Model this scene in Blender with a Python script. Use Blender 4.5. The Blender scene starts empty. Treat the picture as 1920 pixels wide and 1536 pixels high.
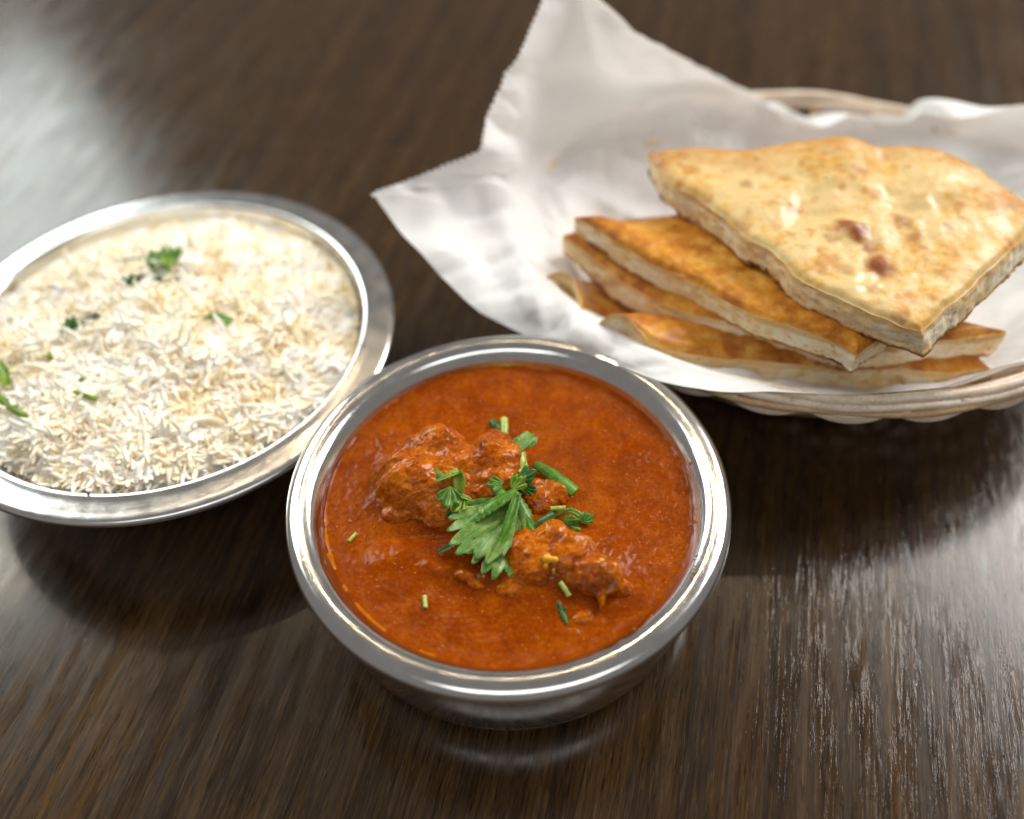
import bpy, math, random
import numpy as np
from mathutils import Matrix, Vector, Euler

# ---------------------------------------------------------------- camera, world, lamps, exposure
S = 0.01                                    # all lengths below are in centimetres
C = bpy.context.scene.collection
sc = bpy.context.scene
FPX, PITCH, ROLL, CAMZ = 1850.0, math.radians(49), math.radians(-2.7), 30.2
cd = bpy.data.cameras.new('camera'); cam = bpy.data.objects.new('camera', cd); C.objects.link(cam)
cam.matrix_world = Matrix.Translation((0, 0, CAMZ*S)) @ Matrix.Rotation(math.pi/2-PITCH, 4, 'X') @ Matrix.Rotation(ROLL, 4, 'Z')
cd.sensor_width = 36; cd.lens = FPX/1920*36; cd.clip_start = .01; cd.clip_end = 50
cd.dof.use_dof = True; cd.dof.focus_distance = .309; cd.dof.aperture_fstop = cd.lens/9.8; cd.dof.aperture_blades = 0
sc.camera = cam
w = bpy.data.worlds.new('World'); sc.world = w; w.use_nodes = True
w.node_tree.nodes['Background'].inputs[0].default_value = (.285, .27, .255, 1)
w.node_tree.nodes['Background'].inputs[1].default_value = .6

def area_lamp(name, az, el, dist, wid, hei, rad, col):
    """a window of the room: a rectangle of radiance rad at azimuth az / elevation el seen from the table"""
    l = bpy.data.lights.new(name, 'AREA'); l.shape = 'RECTANGLE'; l.size = wid; l.size_y = hei
    l.energy = rad*wid*hei*math.pi; l.color = col
    o = bpy.data.objects.new(name, l); C.objects.link(o)
    a, e = math.radians(az), math.radians(el)
    p = Vector((math.sin(a)*math.cos(e), math.cos(a)*math.cos(e), math.sin(e)))*dist
    o.location = p + Vector((0, .25, 0))
    d = Vector((-math.sin(a), -math.cos(a), -.35)).normalized()
    o.rotation_euler = d.to_track_quat('-Z', 'Y').to_euler()
    return o
area_lamp('window_light_left', -44, 36, 2.7, 1.40, 1.25, 6.3, (.90, 1, .97))
area_lamp('window_light_right', 57, 42, 2.7, 1.35, 1.15, 12.0, (1, .98, .95))
l = bpy.data.lights.new('fill_panel', 'AREA'); l.shape = 'RECTANGLE'; l.size = 2.4; l.size_y = 1.4; l.energy = 2.9*2.4*1.4*math.pi; l.color = (1, .985, .965)
o = bpy.data.objects.new('fill_panel', l); C.objects.link(o); o.location = (.2, -1.4, 2.1); o.rotation_euler = (math.radians(-35), 0, 0)  # added fill panel behind the camera, brightens the faces turned to it
for i in range(9):
    l = bpy.data.lights.new('ceiling_bulb', 'POINT'); l.energy = 3.6; l.shadow_soft_size = .028; l.color = (1, .76, .48)
    o = bpy.data.objects.new('ceiling_bulb', l); C.objects.link(o)
    o.location = (-1.5+i*.40, 1.55+.05*math.sin(i*2.1), 2.0)
sc.view_settings.view_transform = 'Standard'; sc.view_settings.look = 'None'
sc.view_settings.exposure = 0.43; sc.view_settings.gamma = 1
sc.cycles.use_denoising = True
sc.cycles.max_bounces = 12; sc.cycles.diffuse_bounces = 8; sc.cycles.sample_clamp_indirect = 6; sc.cycles.caustics_reflective = False

# ---------------------------------------------------------------- helpers
rng = np.random.default_rng(7); random.seed(7)
cP, sP, cR, sR = math.cos(PITCH), math.sin(PITCH), math.cos(ROLL), math.sin(ROLL)
def at(px, py, z):
    """place on the level z (cm) that the photograph shows at pixel px, py"""
    x, y = (px-960)/FPX, -(py-768)/FPX
    x, y = cR*x-sR*y, sR*x+cR*y
    r = (x, cP+y*sP, -sP+y*cP); t = (z-CAMZ)/r[2]
    return np.array((r[0]*t, r[1]*t, z))
def ats(l): return np.array([at(*p) for p in l])

_perm = np.random.default_rng(3).permutation(256); _perm = np.r_[_perm, _perm, _perm]
_g = np.random.default_rng(4).normal(size=(256, 3)); _g /= np.linalg.norm(_g, axis=1)[:, None]
def noise(p, scale=1.0, off=0.0):
    p = np.asarray(p, float)*scale + off; i = np.floor(p).astype(int); f = p-i; i &= 255
    u = f*f*f*(f*(f*6-15)+10); out = 0
    for dx in (0, 1):
        for dy in (0, 1):
            for dz in (0, 1):
                h = _perm[_perm[_perm[(i[:, 0]+dx) & 255]+((i[:, 1]+dy) & 255)]+((i[:, 2]+dz) & 255)]
                gd = (_g[h]*(f-np.array((dx, dy, dz)))).sum(1)
                wx = u[:, 0] if dx else 1-u[:, 0]; wy = u[:, 1] if dy else 1-u[:, 1]; wz = u[:, 2] if dz else 1-u[:, 2]
                out = out+gd*wx*wy*wz
    return out*1.5
def fbm(p, scale, octv=4, gain=.5, off=0.0):
    s, a, t = 0, 1.0, 0
    for k in range(octv): s = s+a*noise(p, scale*2**k, off+17.3*k); t += a; a *= gain
    return s/t
def spline(pts, n, closed=False):
    """Catmull-Rom through pts, n samples"""
    p = np.asarray(pts, float); m = len(p)
    t = np.linspace(0, m if closed else m-1, n, endpoint=not closed)
    i = np.floor(t).astype(int)
    if not closed: i = np.minimum(i, m-2)
    f = (t-i)[:, None]
    g = (lambda k: p[k % m]) if closed else (lambda k: p[np.clip(k, 0, m-1)])
    a, b, c, d = g(i-1), g(i), g(i+1), g(i+2)
    return .5*(2*b+(c-a)*f+(2*a-5*b+4*c-d)*f*f+(3*b-a-3*c+d)*f**3)
def grid_faces(nu, nv, closed_u=False, base=0):
    i = np.arange(nu if closed_u else nu-1)[:, None]; j = np.arange(nv-1)[None, :]
    i2 = (i+1) % nu
    q = np.stack([i*nv+j, i2*nv+j, i2*nv+j+1, i*nv+j+1], -1).reshape(-1, 4)
    return q+base
def make_mesh(name, v, faces, mats, uv=None, midx=None, smooth=True):
    me = bpy.data.meshes.new(name); v = np.asarray(v, float)*S
    if isinstance(faces, np.ndarray):
        k = faces.shape[1]; n = len(faces)
        me.vertices.add(len(v)); me.vertices.foreach_set('co', v.ravel())
        me.loops.add(n*k); me.loops.foreach_set('vertex_index', faces.ravel().astype(np.int32))
        me.polygons.add(n); me.polygons.foreach_set('loop_start', np.arange(0, n*k, k, dtype=np.int32))
        me.update(calc_edges=True)
    else:
        me.from_pydata([tuple(x) for x in v], [], [tuple(int(a) for a in f) for f in faces])
    for m in (mats if isinstance(mats, (list, tuple)) else [mats]): me.materials.append(m)
    if uv is not None:
        vi = np.zeros(len(me.loops), np.int32); me.loops.foreach_get('vertex_index', vi)
        l = me.uv_layers.new(name='UVMap'); l.data.foreach_set('uv', np.asarray(uv, np.float32)[vi].ravel())
    if midx is not None: me.polygons.foreach_set('material_index', np.asarray(midx, np.int32))
    me.polygons.foreach_set('use_smooth', np.full(len(me.polygons), smooth)); me.validate(); me.update()
    return me
def tag(o, label=None, cat=None, group=None, kind=None):
    for k, x in (('label', label), ('category', cat), ('group', group), ('kind', kind)):
        if x: o[k] = x
    return o
def link(name, me, parent=None, org=None):
    o = bpy.data.objects.new(name, me); C.objects.link(o)
    if parent: o.parent = parent
    if org is not None: o.location = Vector(org)*S
    return o
def obj(name, v, faces, mats, parent=None, org=None, **kw):
    """mesh object; v in world cm; org (cm) is the origin, children use their parent's origin"""
    v = np.asarray(v, float)
    if parent is not None: o0 = np.array(parent['org']); loc = None
    else:
        o0 = np.array(org) if org is not None else np.array(((v[:, 0].min()+v[:, 0].max())/2, (v[:, 1].min()+v[:, 1].max())/2, v[:, 2].min())); loc = o0
    o = link(name, make_mesh(name, v-o0, faces, mats, **kw), parent, loc)
    o['org'] = [float(x) for x in o0]
    return o
def empty(name, org):
    o = bpy.data.objects.new(name, None); C.objects.link(o); o.location = Vector(org)*S; o.empty_display_size = .01
    o['org'] = [float(x) for x in org]; return o
def tube(path, rad, n=8, cap=True):
    p = np.asarray(path, float); m = len(p); rad = np.broadcast_to(rad, (m,))
    t = np.gradient(p, axis=0); t /= np.linalg.norm(t, axis=1)[:, None]+1e-9
    up = np.tile((0, 0, 1.0), (m, 1)); bad = np.abs(t[:, 2]) > .95; up[bad] = (1, 0, 0)
    a = np.cross(t, up); a /= np.linalg.norm(a, axis=1)[:, None]; b = np.cross(a, t)
    th = np.linspace(0, 2*np.pi, n, endpoint=False)
    v = p[:, None]+rad[:, None, None]*(a[:, None]*np.cos(th)[None, :, None]+b[:, None]*np.sin(th)[None, :, None])
    v = v.reshape(-1, 3); f = []
    for i in range(m-1):
        for j in range(n): f.append((i*n+j, i*n+(j+1) % n, (i+1)*n+(j+1) % n, (i+1)*n+j))
    if cap: f += [tuple(range(n))[::-1], tuple((m-1)*n+j for j in range(n))]
    return v, f
def lathe(prof, n=128, c=(0, 0)):
    prof = np.asarray(prof, float); th = np.linspace(0, 2*np.pi, n, endpoint=False)
    v = np.stack([c[0]+prof[None, :, 0]*np.cos(th)[:, None], c[1]+prof[None, :, 0]*np.sin(th)[:, None], np.tile(prof[:, 1], (n, 1))], -1).reshape(-1, 3)
    return v, grid_faces(n, len(prof), True)

class NT:
    def __init__(s, name):
        s.m = bpy.data.materials.new(name); s.m.use_nodes = True; s.t = s.m.node_tree; s.b = s.t.nodes['Principled BSDF']
        s.out = s.t.nodes['Material Output']; tc = s.t.nodes.new('ShaderNodeTexCoord'); s.uv = tc.outputs['UV']
        mp = s.t.nodes.new('ShaderNodeMapping'); mp.inputs['Scale'].default_value = (100, 100, 100)
        s.t.links.new(tc.outputs['Object'], mp.inputs[0]); s.co = mp.outputs[0]      # object coordinates in cm
    def set(s, **k):
        for a, x in k.items():
            i = s.b.inputs[a.replace('_', ' ')]
            if hasattr(x, 'links'): s.t.links.new(x, i)
            else: i.default_value = (*x, 1) if isinstance(x, tuple) and len(x) == 3 and i.type == 'RGBA' else x
        return s
    def n(s, typ, ins=None, out=0, **k):
        nd = s.t.nodes.new('ShaderNode'+typ)
        for a, x in k.items(): setattr(nd, a, x)
        for a, x in (ins or {}).items():
            i = nd.inputs[a]
            if hasattr(x, 'links'): s.t.links.new(x, i)
            else: i.default_value = x
        return nd.outputs[out]
    def scale(s, v, sc3, rot=None):
        mp = s.t.nodes.new('ShaderNodeMapping'); s.t.links.new(v, mp.inputs[0]); mp.inputs['Scale'].default_value = sc3
        return mp.outputs[0]
    def noise(s, sc, det=3, v=None, rough=.5, dist=0, out=0):
        return s.n('TexNoise', {'Vector': v or s.co, 'Scale': sc, 'Detail': det, 'Roughness': rough, 'Distortion': dist}, out)
    def vor(s, sc, v=None, feat='F1', out=0, rnd=1.0):
        return s.n('TexVoronoi', {'Vector': v or s.co, 'Scale': sc, 'Randomness': rnd}, out, feature=feat)
    def mth(s, op, a, b=0.0, c=0.0, clamp=False): return s.n('Math', {0: a, 1: b, 2: c}, operation=op, use_clamp=clamp)
    def map(s, v, a, b, c=0.0, d=1.0): return s.n('MapRange', {0: v, 1: a, 2: b, 3: c, 4: d}, interpolation_type='SMOOTHSTEP')
    def ramp(s, f, stops):
        nd = s.t.nodes.new('ShaderNodeValToRGB'); s.t.links.new(f, nd.inputs[0]); e = nd.color_ramp.elements
        while len(e) < len(stops): e.new(.5)
        for x, (p, c) in zip(e, stops): x.position = p; x.color = (*c, 1)
        return nd.outputs[0]
    def mix(s, f, a, b, blend='MIX'):
        nd = s.t.nodes.new('ShaderNodeMix'); nd.data_type = 'RGBA'; nd.blend_type = blend
        for k, x in ((0, f), (6, a), (7, b)):
            if hasattr(x, 'links'): s.t.links.new(x, nd.inputs[k])
            else: nd.inputs[k].default_value = x if k == 0 else (*x, 1)
        return nd.outputs[2]
    def bump(s, h, strength=.5, dist=.01, prev=None):
        nd = s.t.nodes.new('ShaderNodeBump'); nd.inputs['Strength'].default_value = strength; nd.inputs['Distance'].default_value = dist*S
        s.t.links.new(h, nd.inputs['Height'])
        if prev: s.t.links.new(prev, nd.inputs['Normal'])
        s.t.links.new(nd.outputs[0], s.b.inputs['Normal']); return nd.outputs[0]

# ---------------------------------------------------------------- materials
def mat_table():
    m = NT('dark_stained_wood')
    g1 = m.noise(1, 5, m.scale(m.co, (1.1, .045, 1)), .6)
    g2 = m.noise(1, 4, m.scale(m.co, (7, .22, 1)), .65)
    g3 = m.noise(1, 3, m.scale(m.co, (26, .9, 1)), .7)
    f = m.mth('ADD', m.mth('MULTIPLY', g1, .32), m.mth('ADD', m.mth('MULTIPLY', g2, .34), m.mth('MULTIPLY', g3, .34)))
    col = m.ramp(f, [(.33, (.006, .0033, .0016)), (.46, (.026, .0132, .0048)), (.55, (.056, .0285, .0094)), (.68, (.100, .054, .018))])
    seam = m.map(m.noise(1, 1, m.scale(m.co, (.85, .012, 1))), .485, .5, 0, 1)
    seam2 = m.map(m.noise(1, 1, m.scale(m.co, (.85, .012, 1))), .5, .515, 0, 1)
    line = m.mth('SUBTRACT', seam, seam2)
    col = m.mix(m.mth('MULTIPLY', line, .55), col, (.012, .009, .008))
    pore = m.map(m.noise(1, 3, m.scale(m.co, (13, .8, 1)), .7), .54, .64)
    col = m.mix(m.mth('MULTIPLY', pore, .80), col, (.006, .004, .0025))
    lite = m.map(m.noise(1, 3, m.scale(m.co, (10, .6, 1)), .7), .55, .68)
    col = m.mix(m.mth('MULTIPLY', lite, .45), col, (.13, .075, .034))
    patch = m.noise(1, 3, m.scale(m.co, (1.6, .22, 1)), .6)
    rough = m.map(m.mth('ADD', patch, m.mth('MULTIPLY', g3, .35)), .5, .85, .25, .13)
    m.set(Base_Color=col, Roughness=rough, IOR=1.5, Specular_IOR_Level=.45)
    flake = m.map(m.noise(1, 5, m.scale(m.co, (10, .55, 1)), .75), .46, .60)
    sx = m.t.nodes.new('ShaderNodeSeparateXYZ'); m.t.links.new(m.co, sx.inputs[0])      # window sheen put into the grain bump, stronger along the table's right
    sheen_side = m.map(m.mth('ADD', sx.outputs[0], m.mth('MULTIPLY', m.noise(.12, 2), 10.0)), 11, 22, .10, 1)
    gate = m.mth('MULTIPLY', m.mth('MULTIPLY', flake, m.map(patch, .33, .55)), sheen_side)
    nb = m.bump(m.mth('ADD', m.mth('MULTIPLY', g2, .6), m.mth('MULTIPLY', g3, .4)), .22, .012)
    nd = m.t.nodes.new('ShaderNodeBump'); nd.inputs['Distance'].default_value = .022*S
    m.t.links.new(m.noise(1, 2, m.scale(m.co, (30, 3.0, 1)), .6), nd.inputs['Height']); m.t.links.new(nb, nd.inputs['Normal'])
    m.t.links.new(m.mth('ADD', m.mth('MULTIPLY', gate, .9), .02), nd.inputs['Strength']); m.t.links.new(nd.outputs[0], m.b.inputs['Normal'])
    return m.m
def mat_steel(name, rough, brushed, base=(.74, .735, .725)):
    m = NT(name)
    sep = m.t.nodes.new('ShaderNodeSeparateXYZ'); m.t.links.new(m.co, sep.inputs[0])
    r = m.mth('SQRT', m.mth('ADD', m.mth('MULTIPLY', sep.outputs[0], sep.outputs[0]), m.mth('MULTIPLY', sep.outputs[1], sep.outputs[1])))
    a = m.mth('ARCTAN2', sep.outputs[1], sep.outputs[0])
    v = m.n('CombineXYZ', {0: m.mth('MULTIPLY', r, 30.0), 1: m.mth('MULTIPLY', a, 2.0), 2: m.mth('MULTIPLY', sep.outputs[2], 25.0)})
    ring = m.noise(1, 3, v, .6)
    sm = m.noise(1.3, 4, None, .6); fine = m.noise(30, 3, None, .7)
    rr = m.mth('ADD', m.map(sm, .3, .7, rough*.8, rough*1.35), m.mth('MULTIPLY', ring, brushed*.1))
    col = m.mix(m.map(m.mth('ADD', m.mth('MULTIPLY', sm, .5), m.mth('MULTIPLY', fine, .5)), .35, .65), tuple(x*.88 for x in base), base)
    m.set(Base_Color=col, Metallic=1.0, Roughness=rr, Anisotropic=.35*brushed)
    nb = m.bump(ring, .10*brushed, .02)
    scr = m.vor(5, m.n('CombineXYZ', {0: m.mth('MULTIPLY', r, 2.0), 1: m.mth('MULTIPLY', a, 4.0), 2: sm}), 'DISTANCE_TO_EDGE')
    nb = m.bump(m.map(scr, 0, .012), .06, .01, nb)
    m.bump(m.map(m.vor(5), 0, .05), .15, .01, nb)
    return m.m
def mat_rice():
    m = NT('cooked_rice')
    oi = m.n('ObjectInfo', out='Random')
    c = m.mix(m.map(m.mth('ADD', m.mth('MULTIPLY', m.noise(.7, 3), .6), m.mth('MULTIPLY', m.noise(4, 2), .4)), .40, .58), (.97, .85, .61), (.985, .955, .885))
    m.set(Base_Color=c, Roughness=.42, Subsurface_Weight=.2, Subsurface_Radius=(1, .86, .62), Subsurface_Scale=.0022, IOR=1.35)
    m.bump(m.noise(18, 2), .12, .01)
    return m.m
def mat_sauce(name, cols, grain=1.0, rough=.2, spec=.3, wid=.15):
    m = NT(name)
    n1 = m.noise(1.1, 4, None, .6, .4); n2 = m.noise(7, 4, None, .7); n3 = m.noise(30, 2, None, .6)
    f = m.mth('ADD', m.mth('MULTIPLY', n1, .42), m.mth('ADD', m.mth('MULTIPLY', n2, .32), m.mth('MULTIPLY', n3, .26)))
    col = m.ramp(f, [(.5-wid, cols[0]), (.5, cols[1]), (.5+wid, cols[2])])
    dots = m.map(m.vor(5.0), .03, .20, 1, 0)
    gate = m.map(m.noise(2.1, 2), .44, .58)
    col = m.mix(m.mth('MULTIPLY', m.mth('MULTIPLY', dots, gate), .8), col, (.60, .20, .012))
    sp = m.map(m.vor(8.5, m.scale(m.co, (1, 1.1, .9))), .03, .10, 1, 0)
    col = m.mix(m.mth('MULTIPLY', m.mth('MULTIPLY', sp, m.map(m.noise(1.9, 2), .46, .6)), .85), col, (.06, .008, .001))
    m.set(Base_Color=col, Roughness=m.map(n2, .3, .7, rough*.75, rough*1.5), Subsurface_Weight=.25, Subsurface_Radius=(1, .3, .08), Subsurface_Scale=.003, IOR=1.38, Specular_IOR_Level=spec)
    nb = m.bump(n2, .16*grain, .04)
    nb = m.bump(n3, .10*grain, .012, nb)
    m.bump(m.mth('MULTIPLY', m.map(m.vor(7), .0, .22, 1, 0), m.map(m.noise(1.3, 2), .50, .62)), .8*grain, .035, nb)
    return m.m
def mat_leaf(name, dark, light, vein):
    m = NT(name); sep = m.t.nodes.new('ShaderNodeSeparateXYZ'); m.t.links.new(m.uv, sep.inputs[0])
    n1 = m.noise(2.5, 4); n2 = m.noise(20, 2)
    col = m.mix(m.map(m.mth('ADD', m.mth('MULTIPLY', n1, .75), m.mth('MULTIPLY', n2, .25)), .42, .58), dark, light)
    u = m.mth('ADD', sep.outputs[0], m.mth('MULTIPLY', m.noise(2.0, 2), .05))
    fr = m.mth('ABSOLUTE', m.mth('SUBTRACT', m.mth('FRACT', m.mth('MULTIPLY', u, 8.0)), .5))
    v1 = m.map(fr, .0, .09, 1, 0)
    vv = m.vor(4.2, None, 'DISTANCE_TO_EDGE'); v2 = m.map(vv, .0, .045, .55, 0)
    vn = m.mth('MAXIMUM', v1, v2)
    col = m.mix(m.mth('MULTIPLY', vn, .75), col, vein)
    m.set(Base_Color=col, Roughness=.32, IOR=1.45, Specular_IOR_Level=.5, Subsurface_Weight=.12, Subsurface_Radius=(.4, 1, .2), Subsurface_Scale=.0015)
    nb = m.bump(vn, -.35, .03); m.bump(n1, .4, .06, nb)
    tr = m.n('BsdfTranslucent', {0: m.mix(.5, col, (.25, .42, .02))})
    mx = m.t.nodes.new('ShaderNodeMixShader'); mx.inputs[0].default_value = .28
    m.t.links.new(m.b.outputs[0], mx.inputs[1]); m.t.links.new(tr, mx.inputs[2]); m.t.links.new(mx.outputs[0], m.out.inputs[0])
    return m.m
def mat_simple(name, c1, c2, sc=6, rough=.4, bump=.2, sss=0.0):
    m = NT(name); n1 = m.noise(sc, 4)
    m.set(Base_Color=m.mix(m.map(n1, .35, .65), c1, c2), Roughness=rough)
    if sss: m.set(Subsurface_Weight=sss, Subsurface_Radius=(1, .6, .3), Subsurface_Scale=.002)
    m.bump(n1, bump, .03); return m.m
def mat_paper():
    m = NT('greaseproof_paper'); n1 = m.noise(.8, 4, None, .6); n2 = m.noise(14, 3)
    col = m.mix(m.map(n1, .35, .65), (.94, .94, .945), (.97, .97, .975))
    m.set(Base_Color=col, Roughness=.42, IOR=1.4, Specular_IOR_Level=.4)
    nb = m.bump(m.vor(.9, m.n('VectorMath', {0: m.co, 1: m.noise(.8, 2, out=1)}, operation='ADD')), .28, .12); m.bump(n2, .12, .01, nb)
    tr = m.n('BsdfTranslucent', {0: (.95, .92, .87, 1)})
    mx = m.t.nodes.new('ShaderNodeMixShader'); mx.inputs[0].default_value = .26
    m.t.links.new(m.b.outputs[0], mx.inputs[1]); m.t.links.new(tr, mx.inputs[2]); m.t.links.new(mx.outputs[0], m.out.inputs[0])
    return m.m
def mat_wicker(name, c1, c2):
    m = NT(name); n1 = m.noise(1, 3, m.scale(m.co, (1.2, 1.2, 6)), .6); n2 = m.noise(9, 3)
    col = m.mix(m.map(m.mth('ADD', m.mth('MULTIPLY', n1, .6), m.mth('MULTIPLY', n2, .4)), .35, .65), c1, c2)
    m.set(Base_Color=col, Roughness=.42); m.bump(m.mth('ADD', n1, n2), .3, .03); return m.m
def mat_crumb():
    m = NT('naan_crumb'); sep = m.t.nodes.new('ShaderNodeSeparateXYZ'); m.t.links.new(m.uv, sep.inputs[0]); v = sep.outputs[1]
    n1 = m.noise(2.2, 4); n2 = m.noise(12, 4, None, .7)
    col = m.mix(m.map(n1, .35, .65), (.86, .63, .31), (.94, .80, .53))
    col = m.mix(m.mth('MULTIPLY', m.map(m.noise(.55, 3), .48, .62), .8), col, (.94, .85, .66))
    holes = m.map(m.mth('ADD', m.vor(2.4, m.scale(m.co, (1, 1, 1.8))), m.mth('MULTIPLY', n1, .40)), .30, .44, 1, 0)
    holes2 = m.map(m.mth('ADD', m.vor(7.0), m.mth('MULTIPLY', n1, .4)), .30, .48, 1, 0)
    hh = m.mth('MAXIMUM', holes, m.mth('MULTIPLY', holes2, .7))
    col = m.mix(m.mth('MULTIPLY', hh, .65), col, (.50, .29, .10))
    edge = m.mth('ADD', v, m.mth('MULTIPLY', m.noise(3.5, 3), .30))
    col = m.mix(m.map(edge, .96, 1.10), col, (.42, .17, .035))
    char = m.mth('MULTIPLY', m.map(edge, .92, 1.0), m.map(m.noise(1.3, 2), .56, .66))
    col = m.mix(m.mth('MULTIPLY', char, .85), col, (.06, .018, .007))
    topb = m.map(m.mth('SUBTRACT', v, m.mth('MULTIPLY', m.noise(2.2, 2), .30)), .0, .10, 1, 0)
    col = m.mix(m.mth('MULTIPLY', topb, .6), col, (.68, .37, .09))
    m.set(Base_Color=col, Roughness=.62, Subsurface_Weight=.25, Subsurface_Radius=(1, .6, .3), Subsurface_Scale=.002, Specular_IOR_Level=.3)
    nb = m.bump(hh, -.9, .10); m.bump(n2, .7, .05, nb)
    return m.m
def mat_crust(name, pale, gold, brown, bias, spots=(), rough=.28, spec=.45):
    m = NT(name); n1 = m.noise(.55, 3, None, .55); n2 = m.noise(2.6, 4, None, .6); n3 = m.noise(16, 3, None, .6)
    f = m.mth('ADD', m.mth('MULTIPLY', n1, .55), m.mth('ADD', m.mth('MULTIPLY', n2, .35), m.mth('MULTIPLY', n3, .10)))
    col = m.ramp(f, [(.43-bias, pale), (.53-bias, gold), (.66-bias, brown)])
    blis = m.map(m.mth('ADD', m.noise(.95, 2, None, .5), m.mth('MULTIPLY', n2, .25)), .66, .80)
    col = m.mix(m.mth('MULTIPLY', blis, .60), col, brown)
    wob = m.n('VectorMath', {0: m.co, 1: m.n('VectorMath', {0: m.noise(1.5, 3, out=1), 'Scale': .7}, operation='SCALE')}, operation='ADD')
    for (x, y, z, r, k) in spots:
        d = m.n('VectorMath', {0: m.scale(wob, (1, 1, 0)), 1: (x+.35, y+.35, 0)}, 'Value', operation='DISTANCE')
        col = m.mix(m.map(d, r*.25, r*1.3, k, 0), col, (.26, .068, .009))
    su = m.t.nodes.new('ShaderNodeSeparateXYZ'); m.t.links.new(m.uv, su.inputs[0])      # the oven edge of the loaf is baked darkest
    oven = m.map(m.mth('ADD', su.outputs[1], m.mth('MULTIPLY', m.noise(.8, 3), .22)), .97, 1.12)
    col = m.mix(m.mth('MULTIPLY', oven, .75), col, brown)
    m.set(Base_Color=col, Roughness=m.map(n1, .35, .65, rough*.6, rough*1.6), Subsurface_Weight=.12, Subsurface_Radius=(1, .5, .2), Subsurface_Scale=.002, Specular_IOR_Level=spec)
    nb = m.bump(n2, .22, .06); m.bump(n3, .35, .018, nb)
    return m.m
M = dict(table=mat_table(), steel=mat_steel('satin_steel', .14, .9), steel2=mat_steel('polished_steel', .095, .6), rice=mat_rice(),
    sauce=mat_sauce('curry_sauce', [(.18, .025, .0004), (.26, .044, .0006), (.36, .084, .0015)], .8, .09, .17, .115),
    meat=mat_sauce('sauced_meat', [(.17, .022, .0004), (.40, .088, .0008), (.64, .200, .005)], 1.5, .085, .34, .11),
    bead=mat_sauce('oil_bead', [(.30, .045, .001), (.38, .07, .001), (.46, .11, .003)], .1, .06, .5),
    curd=mat_sauce('curd', [(.60, .26, .012), (.72, .38, .02), (.80, .52, .05)], 1.0, .16, .4),
    film=mat_sauce('sauce_oil_film', [(.32, .068, .0015), (.42, .12, .003), (.52, .19, .006)], 1.2, .16),
    leaf=mat_leaf('coriander_leaf', (.055, .18, .012), (.13, .33, .03), (.30, .46, .10)),
    leaf_pale=mat_leaf('coriander_underside', (.13, .28, .045), (.28, .43, .11), (.05, .16, .02)),
    leaf_dark=mat_leaf('coriander_leaf_dark', (.022, .09, .014), (.06, .19, .03), (.12, .24, .06)),
    leaf_lime=mat_leaf('coriander_leaf_lime', (.14, .27, .012), (.28, .40, .03), (.38, .48, .10)),
    stem=mat_simple('coriander_stem', (.30, .40, .05), (.46, .52, .13), 8, .3, .2, .2),
    paper=mat_paper(), cane=mat_wicker('pale_cane', (.70, .55, .41), (.90, .80, .67)), cane2=mat_wicker('honey_cane', (.55, .34, .16), (.72, .52, .30)),
    crumb=mat_crumb())

# ---------------------------------------------------------------- table
bx = np.array([(x, y, z) for x in (-110, 110) for y in (-90, 170) for z in (-3, 0)], float)
t = obj('table_top', bx, [(0, 1, 3, 2), (4, 6, 7, 5), (0, 4, 5, 1), (2, 3, 7, 6), (0, 2, 6, 4), (1, 5, 7, 3)], M['table'], org=(0, 25, 0), smooth=False)
t.rotation_euler = (0, 0, math.radians(-15)); tag(t, kind='structure')

# ---------------------------------------------------------------- steel bowls
def bowl(name, c, wall, rim, inner, m, label):
    e = empty(name, (c[0], c[1], 0)); tag(e, label, 'bowl')
    for nm, pr, k in (('wall', wall, 60), ('rim', rim, 50), ('lining', inner, 50)):
        v, f = lathe(spline(pr, k), 160, c); obj(nm, v, f, m, e)
    return e
RC = (-13.3, 27.68); CC = (-.27, 18.66)
bowl('rice_bowl', RC, [(.01, .2), (4.4, .15), (4.9, .0), (5.25, .2), (6.4, 1.5), (7.2, 2.8), (7.6, 3.5), (7.75, 3.68)],
     [(7.75, 3.68), (8.3, 3.66), (8.72, 3.58), (8.84, 3.56), (8.92, 3.66), (8.92, 3.80), (8.80, 3.90), (8.5, 3.93), (8.1, 3.97), (7.9, 4.01), (7.78, 3.99), (7.68, 3.88)],
     [(7.68, 3.88), (7.5, 3.4), (7.15, 2.7), (6.3, 1.6), (5.0, .6), (.01, .45)], M['steel'], 'wide steel bowl with a flat rim, filled with white rice')
bowl('curry_bowl', CC, [(.01, .25), (4.6, .2), (5.1, 0), (5.6, .12), (6.08, .55), (6.28, 1.2), (6.32, 2.0), (6.2, 2.9), (6.0, 3.6), (5.98, 4.02), (6.25, 4.3)],
     [(6.25, 4.3), (6.6, 4.38), (6.88, 4.42), (7.04, 4.54), (7.07, 4.70), (6.98, 4.86), (6.78, 4.98), (6.5, 5.0), (6.27, 4.92), (6.1, 4.76), (5.96, 4.56)],
     [(5.96, 4.56), (5.84, 4.3), (5.68, 3.9), (5.64, 3.4), (5.75, 2.6), (5.7, 1.6), (5.1, .7), (.01, .4)], M['steel2'], 'steel bowl with a rolled rim, filled with orange curry')

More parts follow.
